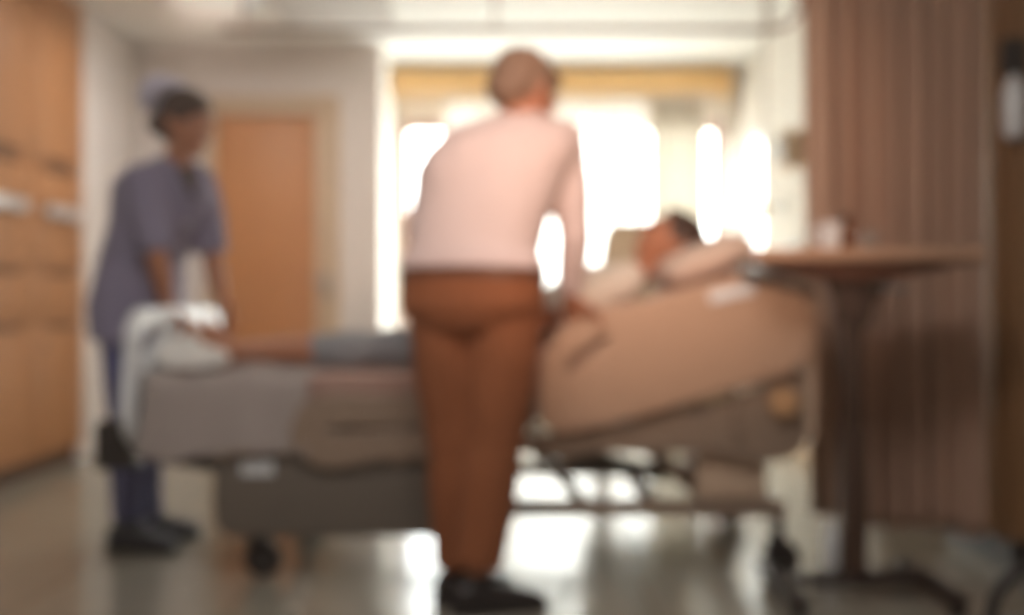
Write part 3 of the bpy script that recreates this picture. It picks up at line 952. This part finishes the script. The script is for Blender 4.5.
# shirt
c = MB()
S_ = torso_secs(J, 0.018)
hem = [(S_[2][0] + V((0, 0, 0.015)), S_[2][1] * 0.93, S_[2][2] * 0.9), (S_[2][0] + V((0, 0, 0.055)), S_[2][1] * 0.97, S_[2][2] * 0.97)]
c.loft(hem + S_[3:8] + [(S_[8][0], S_[8][1] * 0.95, S_[8][2])], 40, 2.3)
for s_ in 'LR':
    c.cap(J['shoulders'].lerp(J['sh' + s_], 0.35), J['sh' + s_], 0.072, 0.066)
    limb(c, J['sh' + s_], J['el' + s_], 0.064, 0.052, 0.005)
    limb(c, J['el' + s_], J['el' + s_].lerp(J['wr' + s_], 0.86), 0.052, 0.042, 0.003, e1=False)
c.cap(mp(440, 176, 2.93), mp(430, 238, 2.86), 0.075, 0.07)
shirt = c.organic('shirt', M['shirt'], man, 0.009, 5, 0.007, 8)
d = MB()
d.loft([(J['neck'] - V((0, 0.02, 0.03)), V((0.075, 0, 0)), V((0, 0.066, 0.02))), (J['neck'] + V((0.006, 0, 0.026)), V((0.066, 0, 0)), V((0, 0.058, 0.02)))], 28)
d.organic('collar', M['shirt'], shirt, 0.006, 2)
# trousers
c = MB()
S_ = torso_secs(J, 0.010)
c.loft([S_[0], S_[1], (S_[2][0] + V((0, 0, 0.03)), S_[2][1], S_[2][2])], 36, 2.3)
for s_ in 'LR':
    limb(c, J['hip' + s_], J['kn' + s_], 0.106, 0.083, 0.006)
    limb(c, J['kn' + s_], J['an' + s_] + V((0, 0, 0.015)), 0.083, 0.072, 0.004, e1=False)
tr = c.organic('trousers', M['trousers'], man, 0.009, 5, 0.005, 9)
bb = MB()
bb.loft([(S_[2][0] + V((0, 0, 0.012)), S_[2][1] * 1.02, S_[2][2] * 1.03), (S_[2][0] + V((0, 0, 0.040)), S_[2][1] * 1.01, S_[2][2] * 1.02)], 36, 2.3)
bb.build('belt', M['belt'], tr)
shoe(man, J['anR'], (0.86, 0.25, 0), M['shoe'], 0.20)
shoe(man, J['anL'], (0.66, 0.65, 0), M['shoe'], 0.20)

# ---- nurse at the foot of the bed
DN_ = 3.55
def npx(px, py, d=DN_): return PX(px, py, d)
J = {}
fn = V((0.80, -0.60, 0)).normalized(); rn = V((fn.y, -fn.x, 0))
J['pr'] = V((-0.35, -0.93, 0)).normalized(); J['cr'] = (rn + V((0, 0, -0.03))).normalized()
J['pelvis'] = npx(137, 305, 3.60)
J['waist'] = npx(143, 258, 3.59)
J['chest'] = npx(161, 212, 3.57)
J['shoulders'] = npx(174, 172, 3.55)
J['neck'] = npx(178, 158, 3.54)
J['headbase'] = npx(182, 144, 3.53)
J['w'] = 0.97; J['dpt'] = 1.0; J['limb'] = 0.9
J['shR'] = npx(142, 182, 3.44); J['shL'] = npx(200, 184, 3.64)
J['elR'] = npx(158, 258, 3.40); J['elL'] = npx(212, 258, 3.66)
J['wrR'] = npx(167, 303, 3.47); J['wrL'] = npx(222, 302, 3.66)
J['hipR'] = npx(126, 322, 3.52); J['hipL'] = npx(132, 322, 3.68)
J['knR'] = npx(127, 428, 3.53); J['knL'] = npx(139, 428, 3.68)
J['anR'] = npx(128, 528, 3.52); J['anL'] = npx(148, 524, 3.70)
nurse = thing('person', (-1.36, 3.6, 0), 'nurse in lilac-grey tunic and white cap, bending over the footboard', 'person')
b = MB()
body_geo(b, J)
hc = npx(187, 124, 3.53); hf = V((0.86, -0.46, -0.24)); hu = V((0.22, -0.12, 0.97))
head_geo(b, hc, hf, hu, 0.98)
hand(b, J['wrR'], (0.55, 0.15, -0.6), (-0.25, 0.0, -0.9), 1, 0.55, 0.9)
hand(b, J['wrL'], (0.35, -0.25, -0.75), (-0.1, -0.6, -0.5), -1, 0.4, 0.9)
b.organic('body', M['skin2'], nurse, 0.0055, 4)
face_parts(nurse, hc, hf, hu, M['hairn'], 0.98, 'skin2')
hair_cap(hc, hf, hu, nurse, M['hairn'], 1.0, bun=(0, -0.125, -0.02), drop=0.01)
# cap
r = hf.normalized().cross((hu - hf.normalized() * hu.dot(hf.normalized())).normalized())
f_ = hf.normalized(); u_ = (hu - f_ * hu.dot(f_)).normalized()
cp = MB()
cc = hc - f_ * 0.125 + u_ * 0.078
ax = (u_ * 0.55 - f_ * 0.84).normalized()
fx = r.cross(ax).normalized()
cp.loft([(cc - ax * 0.018, r * 0.084, fx * 0.060), (cc + ax * 0.012, r * 0.090, fx * 0.066), (cc + ax * 0.050, r * 0.084, fx * 0.062), (cc + ax * 0.062, r * 0.058, fx * 0.040)], 32, 2.6)
cap_o = cp.organic('nurse_cap', M['capw'], nurse, 0.005, 2)
cb = MB()
cb.loft([(cc - ax * 0.016, r * 0.093, fx * 0.069), (cc + ax * 0.020, r * 0.098, fx * 0.074), (cc + ax * 0.016, r * 0.090, fx * 0.066)], 32, 2.6)
cb.build('cap_brim', M['capw'], cap_o)
# tunic
c = MB()
S_ = torso_secs(J, 0.020)
dn = V((0.02, 0, -0.10))
hem = [(S_[1][0] + dn, S_[1][1] * 1.10, S_[1][2] * 1.12), (S_[1][0], S_[1][1] * 1.05, S_[1][2] * 1.08)]
c.loft(hem + S_[2:8], 40, 2.2)
for s_ in 'LR':
    c.cap(J['shoulders'].lerp(J['sh' + s_], 0.35), J['sh' + s_], 0.066, 0.062)
    limb(c, J['sh' + s_], J['sh' + s_].lerp(J['el' + s_], 0.93), 0.062, 0.060, 0.006, e1=False)
tun = c.organic('tunic', M['tunic'], nurse, 0.009, 5, 0.006, 9)
# collar lapels and the open neckline
fr = fn * 1.0
ck = J['shoulders'] + fn * 0.085 + V((0, 0, -0.01))
for s_ in (-1, 1):
    rr = J['cr'] * s_
    MB().loft([(ck + rr * 0.052 + V((0, 0, 0.030)) - fn * 0.035, rr * 0.020, V((0, 0, 0.012)) + fn * 0.01), (ck + rr * 0.050 - V((0, 0, 0.02)), rr * 0.024, fn * 0.010), (ck + rr * 0.020 - V((0, 0, 0.085)) + fn * 0.030, rr * 0.010, fn * 0.008)], 16).organic('lapel', M['tunic'], tun, 0.005, 2)
MB().loft([(ck + V((0, 0, 0.02)) - fn * 0.012, J['cr'] * 0.042, fn * 0.012), (ck - V((0, 0, 0.03)) + fn * 0.006, J['cr'] * 0.028, fn * 0.012), (ck - V((0, 0, 0.085)) + fn * 0.024, J['cr'] * 0.006, fn * 0.008)], 16).build('undershirt', M['hairn'], tun)['label'] = 'dark brown undershirt in the open neckline'
for k in range(4):
    p = ck.lerp(J['pelvis'] + V((0.115, -0.07, 0.03)), 0.42 + 0.17 * k) + fn * 0.052
    MB().ball(p, 0.007, seg=10, ring=8).build('button', M['white'], tun)
# trousers
c = MB()
S_ = torso_secs(J, 0.004)
c.loft([S_[0], S_[1], S_[2]], 36, 2.3)
for s_ in 'LR':
    limb(c, J['hip' + s_], J['kn' + s_], 0.088, 0.062, 0.004)
    limb(c, J['kn' + s_], J['an' + s_] + V((0, 0, 0.03)), 0.062, 0.055, 0.004, e1=False)
c.organic('trousers', M['slate'], nurse, 0.009, 5, 0.004, 10)
shoe(nurse, J['anR'], (0.95, -0.2, 0), M['shoeg'], 0.19)
shoe(nurse, J['anL'], (0.95, 0.1, 0), M['shoeg'], 0.19)
MB().cap(J['anL'] + V((0, 0, 0.035)), J['anL'] + V((0.01, 0, -0.01)), 0.046, 0.046).build('sock', M['sock'], nurse)

# ---- patient lying in bed
def ob(s_, h, y): 
    a = onback(s_, h); return V((a[0], y, a[1]))
J = {}
J['pr'] = V((0, 1, 0)); J['cr'] = V((0, 1, 0))   # lying on the back, right side away from camera
YC = 3.53
J['pelvis'] = V((-0.02, YC, MZ + 0.095))
J['waist'] = ob(0.22, 0.085, YC)
J['chest'] = ob(0.40, 0.095, YC)
J['shoulders'] = ob(0.57, 0.095, YC)
J['neck'] = ob(0.63, 0.105, YC)
J['headbase'] = ob(0.68, 0.13, YC)
J['w'] = 1.0; J['dpt'] = 0.76; J['limb'] = 0.86
J['shR'] = ob(0.56, 0.10, YC + 0.16); J['shL'] = ob(0.56, 0.10, YC - 0.16)
J['elR'] = ob(0.29, 0.08, YC + 0.25); J['elL'] = ob(0.29, 0.08, YC - 0.25)
J['wrR'] = V((0.08, YC + 0.12, MZ + 0.27)); J['wrL'] = V((-0.03, YC - 0.22, MZ + 0.13))
J['hipR'] = V((-0.08, YC + 0.085, MZ + 0.080)); J['hipL'] = V((-0.08, YC - 0.085, MZ + 0.080))
J['knR'] = V((-0.53, YC + 0.10, MZ + 0.062)); J['knL'] = V((-0.53, YC - 0.10, MZ + 0.060))
J['anR'] = V((-0.965, YC + 0.09, MZ + 0.052)); J['anL'] = V((-0.955, YC - 0.10, MZ + 0.052))
pat = thing('person', (-0.2, YC, MZ), 'patient lying in bed with head on the pillow and bare shins', 'person')
b = MB()
body_geo(b, J)
hc = ob(0.775, 0.165, YC); hf = V((-0.72, -0.16, 0.66)); hu = V((0.66, 0, 0.74))
head_geo(b, hc, hf, hu, 1.0)
for s_ in 'LR':
    foot_geo(b, J['an' + s_] + V((-0.02, 0, 0.0)), (-0.42, -0.14 if s_ == 'L' else 0.14, 0.85), (0.85, 0, 0.42), 0.15, 0.0, True)
hand(b, J['wrR'], (-0.5, -0.75, -0.25), (0, -0.1, -1), 1, 0.35, 0.95)
hand(b, J['wrL'], (-0.95, 0.1, -0.15), (0, 0, -1), -1, 0.3, 0.95)
b.organic('body', M['skin2'], pat, 0.0055, 4)
face_parts(pat, hc, hf, hu, M['hairn'], 1.0, 'skin2', True)
hair_cap(hc, hf, hu, pat, M['hairn'], 1.0)
c = MB()
S_ = torso_secs(J, 0.016)
c.loft([S_[1]] + S_[2:8], 36, 2.3)
for s_ in 'LR':
    c.cap(J['shoulders'].lerp(J['sh' + s_], 0.35), J['sh' + s_], 0.066, 0.064)
    limb(c, J['sh' + s_], J['el' + s_], 0.062, 0.052, 0.005, e1=False)
c.organic('hospital_gown', M['gown'], pat, 0.009, 5, 0.006, 10)
c = MB()
S_ = torso_secs(J, 0.010)
c.loft([S_[0], S_[1], S_[2]], 36, 2.3)
for s_ in 'LR':
    limb(c, J['hip' + s_], J['kn' + s_], 0.080, 0.060, 0.004)
    limb(c, J['kn' + s_], J['kn' + s_].lerp(J['an' + s_], 0.36), 0.062, 0.056, 0.004, e1=False)
c.organic('pyjama_trousers', M['pyjama'], pat, 0.009, 4, 0.010, 16)

# ------------------------------------------------------------------ armchair beyond the bed
ac = thing('armchair', (0.66, 4.75, 0), 'cream high-backed armchair beyond the bed, before the bright window', 'armchair')
MB().box((0.40, 4.50, 0.30), (0.92, 5.02, 0.44), 0.04, 3).build('seat', M['armchair'], ac)
bk = MB()
bk.loft([((0.66, 4.98, 0.40), (0.24, 0, 0), (0, 0.055, 0)), ((0.66, 5.01, 0.75), (0.235, 0, 0), (0, 0.06, 0)), ((0.665, 5.05, 1.08), (0.225, 0, 0), (0, 0.055, 0)), ((0.665, 5.07, 1.23), (0.20, 0, 0), (0, 0.045, 0)), ((0.665, 5.08, 1.28), (0.15, 0, 0), (0, 0.025, 0))], 32, 3.2)
bk.organic('backrest', M['armchair'], ac, 0.012, 3)
for s_, x in ((-1, 0.36), (1, 0.96)):
    MB().box((x - 0.04, 4.50, 0.56), (x + 0.04, 5.00, 0.62), 0.02, 3).box((x - 0.025, 4.52, 0.28), (x + 0.025, 4.98, 0.57), 0.01).build('armrest', M['armchair'], ac)
for x in (0.42, 0.90):
    for y in (4.54, 4.98):
        MB().cone((x, y, 0.0), (x, y, 0.31), 0.015, 0.02).build('leg', M['railm'], ac)

# ------------------------------------------------------------------ things on the wall right of the window
wu = thing('wall_monitor', (1.52, 5.48, 1.60), 'beige box unit mounted high on the right wall beside the curtain', 'monitor')
MB().box((1.47, 5.36, 1.60), (1.565, 5.60, 1.80), 0.015).build('housing', M['beigebox'], wu)
MB().box((1.466, 5.38, 1.63), (1.4705, 5.58, 1.78), 0.002).build('screen', M['greyplastic'], wu)
MB().box((1.565, 5.44, 1.66), (1.598, 5.52, 1.76), 0.004).build('wall_bracket', M['steel'], wu)
rl = thing('reading_lamp', (1.5, 6.0, 1.4), 'small ochre reading lamp on a wall arm beside the window corner', 'lamp')
MB().box((1.585, 5.90, 1.38), (1.599, 5.98, 1.50), 0.004).build('wall_plate', M['white'], rl)
MB().tube([(1.59, 5.94, 1.44), (1.54, 5.94, 1.45), (1.50, 5.94, 1.43)], 0.009).build('arm', M['steel'], rl)
MB().lathe([(0.03, 0), (0.065, 0.0), (0.055, 0.035), (0.025, 0.06), (0.012, 0.06)], (1.47, 5.94, 1.395)).build('lamp_shade', M['yellowish'], rl)
gp = thing('gas_outlet_panel', (1.58, 5.3, 1.2), 'white medical outlet panel low on the right wall', 'outlet panel')
MB().box((1.57, 5.55, 1.06), (1.598, 6.0, 1.20), 0.006).build('panel', M['white'], gp)
for y in (5.63, 5.74, 5.85, 5.94):
    MB().lathe([(0.006, 0), (0.022, 0), (0.018, 0.02), (0.008, 0.024)], (1.571, y, 1.13), axis=(-1, 0, 0)).build('outlet', M['yellowish'], gp)

# ------------------------------------------------------------------ brown bed curtain on the right
bc = thing('bed_curtain', (1.3, 3.45, 0.1), 'tall brown-beige privacy curtain in long folds behind the overbed table', 'curtain')
def bcf(u, v):
    x0, y0, x1, y1 = 1.03, 3.53, 1.585, 3.36
    lean = 0.035 * v * (1 - u) 
    x = x0 + (x1 - x0) * u + lean
    a = 0.022 + 0.016 * math.sin(3.1 * u + 1) + 0.012 * v
    w = a * math.sin(2 * PI * 7.5 * u + 0.6 * math.sin(2.2 * v)) + 0.4 * a * math.sin(2 * PI * 13 * u + 1 + v)
    y = y0 + (y1 - y0) * u + w
    z = (RZ - 0.03) + (0.115 + 0.01 * math.sin(11 * u) - 0.03 * u - (RZ - 0.03)) * v
    return V((x, y, z))
MB().grid(170, 30, bcf, 0.003).build('curtain_panel', M['curtain'], bc, angle=None)
for k in range(9):
    u = (k + 0.5) / 9
    p = bcf(u, 0)
    MB().tube([(p.x, p.y, p.z - 0.01), (p.x, p.y, p.z + 0.02), (p.x + 0.004, 3.53 - 0.17 * u, RZ - 0.014)], 0.003, 6).build('curtain_hook', M['steel'], bc)

# tall dark panel at the right picture edge
wp = thing('wooden_wardrobe', (1.85, 3.4, 0), 'dark brown wardrobe cut off by the right picture edge', 'wardrobe')
MB().box((1.595, 3.20, 0.10), (2.20, 3.75, 2.25), 0.004).build('body', M['walnut'], wp)
MB().box((1.60, 3.182, 0.11), (2.19, 3.198, 2.24), 0.003).build('door', M['walnut'], wp)
MB().box((1.62, 3.23, 0.0), (2.18, 3.72, 0.10)).build('plinth', M['dark'], wp)
hd = thing('gel_dispenser', (1.57, 3.15, 1.38), 'white bottle hanging in a black wall holder on the dark wardrobe', 'dispenser')
hx, hy = 1.582, 3.155
MB().box((hx - 0.035, hy - 0.03, 1.585), (hx + 0.03, hy + 0.026, 1.70), 0.012).build('holder', M['black'], hd)
o = MB().lathe([(0.012, -0.20), (0.03, -0.185), (0.034, -0.15), (0.034, -0.05), (0.026, -0.02), (0.014, 0.0), (0.012, 0.02)], (hx, hy - 0.005, 1.58)).build('bottle', M['white'], hd)
MB().cone((hx, hy - 0.005, 1.375), (hx, hy - 0.005, 1.385), 0.008).build('nozzle', M['black'], o)

# ------------------------------------------------------------------ overbed table
TX, TY = 1.0, 2.93
tb = thing('overbed_table', (TX, TY, 0), 'tall overbed table with brown top on a single column', 'table')
top = MB().box((0.68, 2.80, 0.985), (1.335, 3.10, 1.022), 0.012, 3).build('table_top', M['tabletop'], tb)
MB().box((0.695, 2.815, 0.978), (1.32, 3.085, 0.988), 0.003).build('edge_strip', M['tableedge'], top)
MB().prism([(0.74, 0.979), (1.27, 0.979), (1.20, 0.955), (1.09, 0.935), (0.97, 0.93), (0.80, 0.955)], 'y', 2.84, 3.06, 0.006).build('under_frame', M['tableedge'], tb)
MB().prism([(0.93, 0.935), (1.10, 0.935), (1.05, 0.86), (1.035, 0.80), (0.965, 0.80), (0.955, 0.86)], 'y', 2.89, 2.98, 0.006).build('column_bracket', M['tablemetal'], tb)
MB().box((TX - 0.035, TY - 0.025, 0.07), (TX + 0.035, TY + 0.025, 0.50), 0.006).build('outer_column', M['tablemetal'], tb)
MB().box((TX - 0.024, TY - 0.017, 0.48), (TX + 0.024, TY + 0.017, 0.86), 0.005).build('inner_column', M['tablemetal'], tb)
MB().tube([(1.035, 2.90, 0.92), (1.09, 2.86, 0.91), (1.12, 2.83, 0.905)], 0.007).build('height_lever', M['steel'], tb)
base = MB().box((0.77, 2.89, 0.045), (1.24, 2.97, 0.075), 0.008).box((0.76, 2.70, 0.04), (0.81, 3.12, 0.07), 0.008).box((1.19, 2.70, 0.04), (1.24, 3.12, 0.07), 0.008).build('base', M['basemetal'], tb)
for x in (0.785, 1.215):
    for y in (2.73, 3.09):
        MB().lathe([(0.005, -0.010), (0.017, -0.010), (0.0195, 0), (0.017, 0.010), (0.005, 0.010)], (x, y, 0.0200), axis=(0, 1, 0)).cone((x, y, 0.02), (x, y, 0.045), 0.006).build('castor', M['black'], tb)
TZ = 1.022
cup = thing('cup', (0.94, 2.95, TZ), 'small white cup on the overbed table, left of the brown bottle', 'cup')
MB().lathe([(0.022, 0.001), (0.026, 0.004), (0.033, 0.075), (0.036, 0.082), (0.031, 0.080), (0.024, 0.01), (0.002, 0.008)], (0.940, 2.95, TZ)).build('bowl', M['white'], cup)
MB().tube([(0.907, 2.95, TZ + 0.065), (0.888, 2.95, TZ + 0.06), (0.884, 2.95, TZ + 0.04), (0.893, 2.95, TZ + 0.025), (0.911, 2.95, TZ + 0.02)], 0.005).build('handle', M['white'], cup)
bo = thing('bottle', (1.0, 2.97, TZ), 'small brown medicine bottle on the overbed table, between cup and glass', 'bottle')
MB().lathe([(0.022, 0.001), (0.024, 0.004), (0.024, 0.065), (0.018, 0.08), (0.011, 0.088), (0.011, 0.095)], (0.995, 2.98, TZ)).build('vessel', M['amber'], bo)
MB().lathe([(0.013, 0.0), (0.014, 0.002), (0.014, 0.016), (0.012, 0.018)], (0.995, 2.98, TZ + 0.092)).build('cap', M['dark'], bo)
tg = MB().lathe([(0.020, 0.001), (0.022, 0.003), (0.026, 0.06), (0.0235, 0.06), (0.020, 0.008), (0.002, 0.007)], (1.055, 2.95, TZ)).build('drinking_glass', M['glass'])
tag(tg, 'short clear drinking glass on the overbed table, right of the brown bottle', 'glass')

# white bottle on the floor behind the table
wb = thing('floor_bottle', (1.0, 3.2, 0), 'slim white bottle standing on the floor beside the table column', 'bottle')
p = PX(831, 570, 3.22)
MB().lathe([(0.020, 0.001), (0.024, 0.006), (0.024, 0.12), (0.014, 0.14), (0.012, 0.145)], (p.x, 3.22, 0)).build('vessel', M['white'], wb)
MB().lathe([(0.014, 0.143), (0.014, 0.165), (0.012, 0.168)], (p.x, 3.22, 0)).build('cap', M['white'], wb)

# hand truck at the lower right edge
ht = thing('hand_truck', (1.38, 2.3, 0), 'dark wheel and frame of a trolley at lower right corner', 'trolley')
wx, wy, wr = (1046 - 512) * 2.3 / 1000, 2.3, 0.14
for y in (wy, wy - 0.34):
    n = 40
    w = MB().tube([(wx + (wr - 0.014) * math.cos(2 * PI * i / n), y, 0.141 + (wr - 0.014) * math.sin(2 * PI * i / n)) for i in range(n)], 0.014, 12, closed=True).build('tyre', M['black'], ht)
    h = MB().cone((wx, y - 0.02, 0.141), (wx, y + 0.02, 0.141), 0.03)
    for k in range(6):
        a = PI * k / 3
        h.cone((wx + 0.02 * math.cos(a), y, 0.141 + 0.02 * math.sin(a)), (wx + 0.118 * math.cos(a), y, 0.141 + 0.118 * math.sin(a)), 0.006)
    h.build('rim_spokes', M['steel'], w)
MB().cone((wx, wy + 0.03, 0.141), (wx, wy - 0.37, 0.141), 0.009).build('axle', M['steel'], ht)
MB().tube([(wx + 0.19, wy - 0.03, 0.03), (wx + 0.19, wy - 0.03, 0.5), (wx + 0.24, wy - 0.03, 1.0), (wx + 0.26, wy - 0.08, 1.08), (wx + 0.26, wy - 0.27, 1.08), (wx + 0.24, wy - 0.31, 1.0), (wx + 0.19, wy - 0.31, 0.5), (wx + 0.19, wy - 0.31, 0.03)], 0.013).cone((wx, wy - 0.04, 0.141), (wx + 0.19, wy - 0.04, 0.16), 0.01).cone((wx, wy - 0.30, 0.141), (wx + 0.19, wy - 0.30, 0.16), 0.01).build('frame', M['dark'], ht)
MB().box((wx + 0.18, wy - 0.34, 0.005), (wx + 0.42, wy, 0.015), 0.002).build('toe_plate', M['dark'], ht)
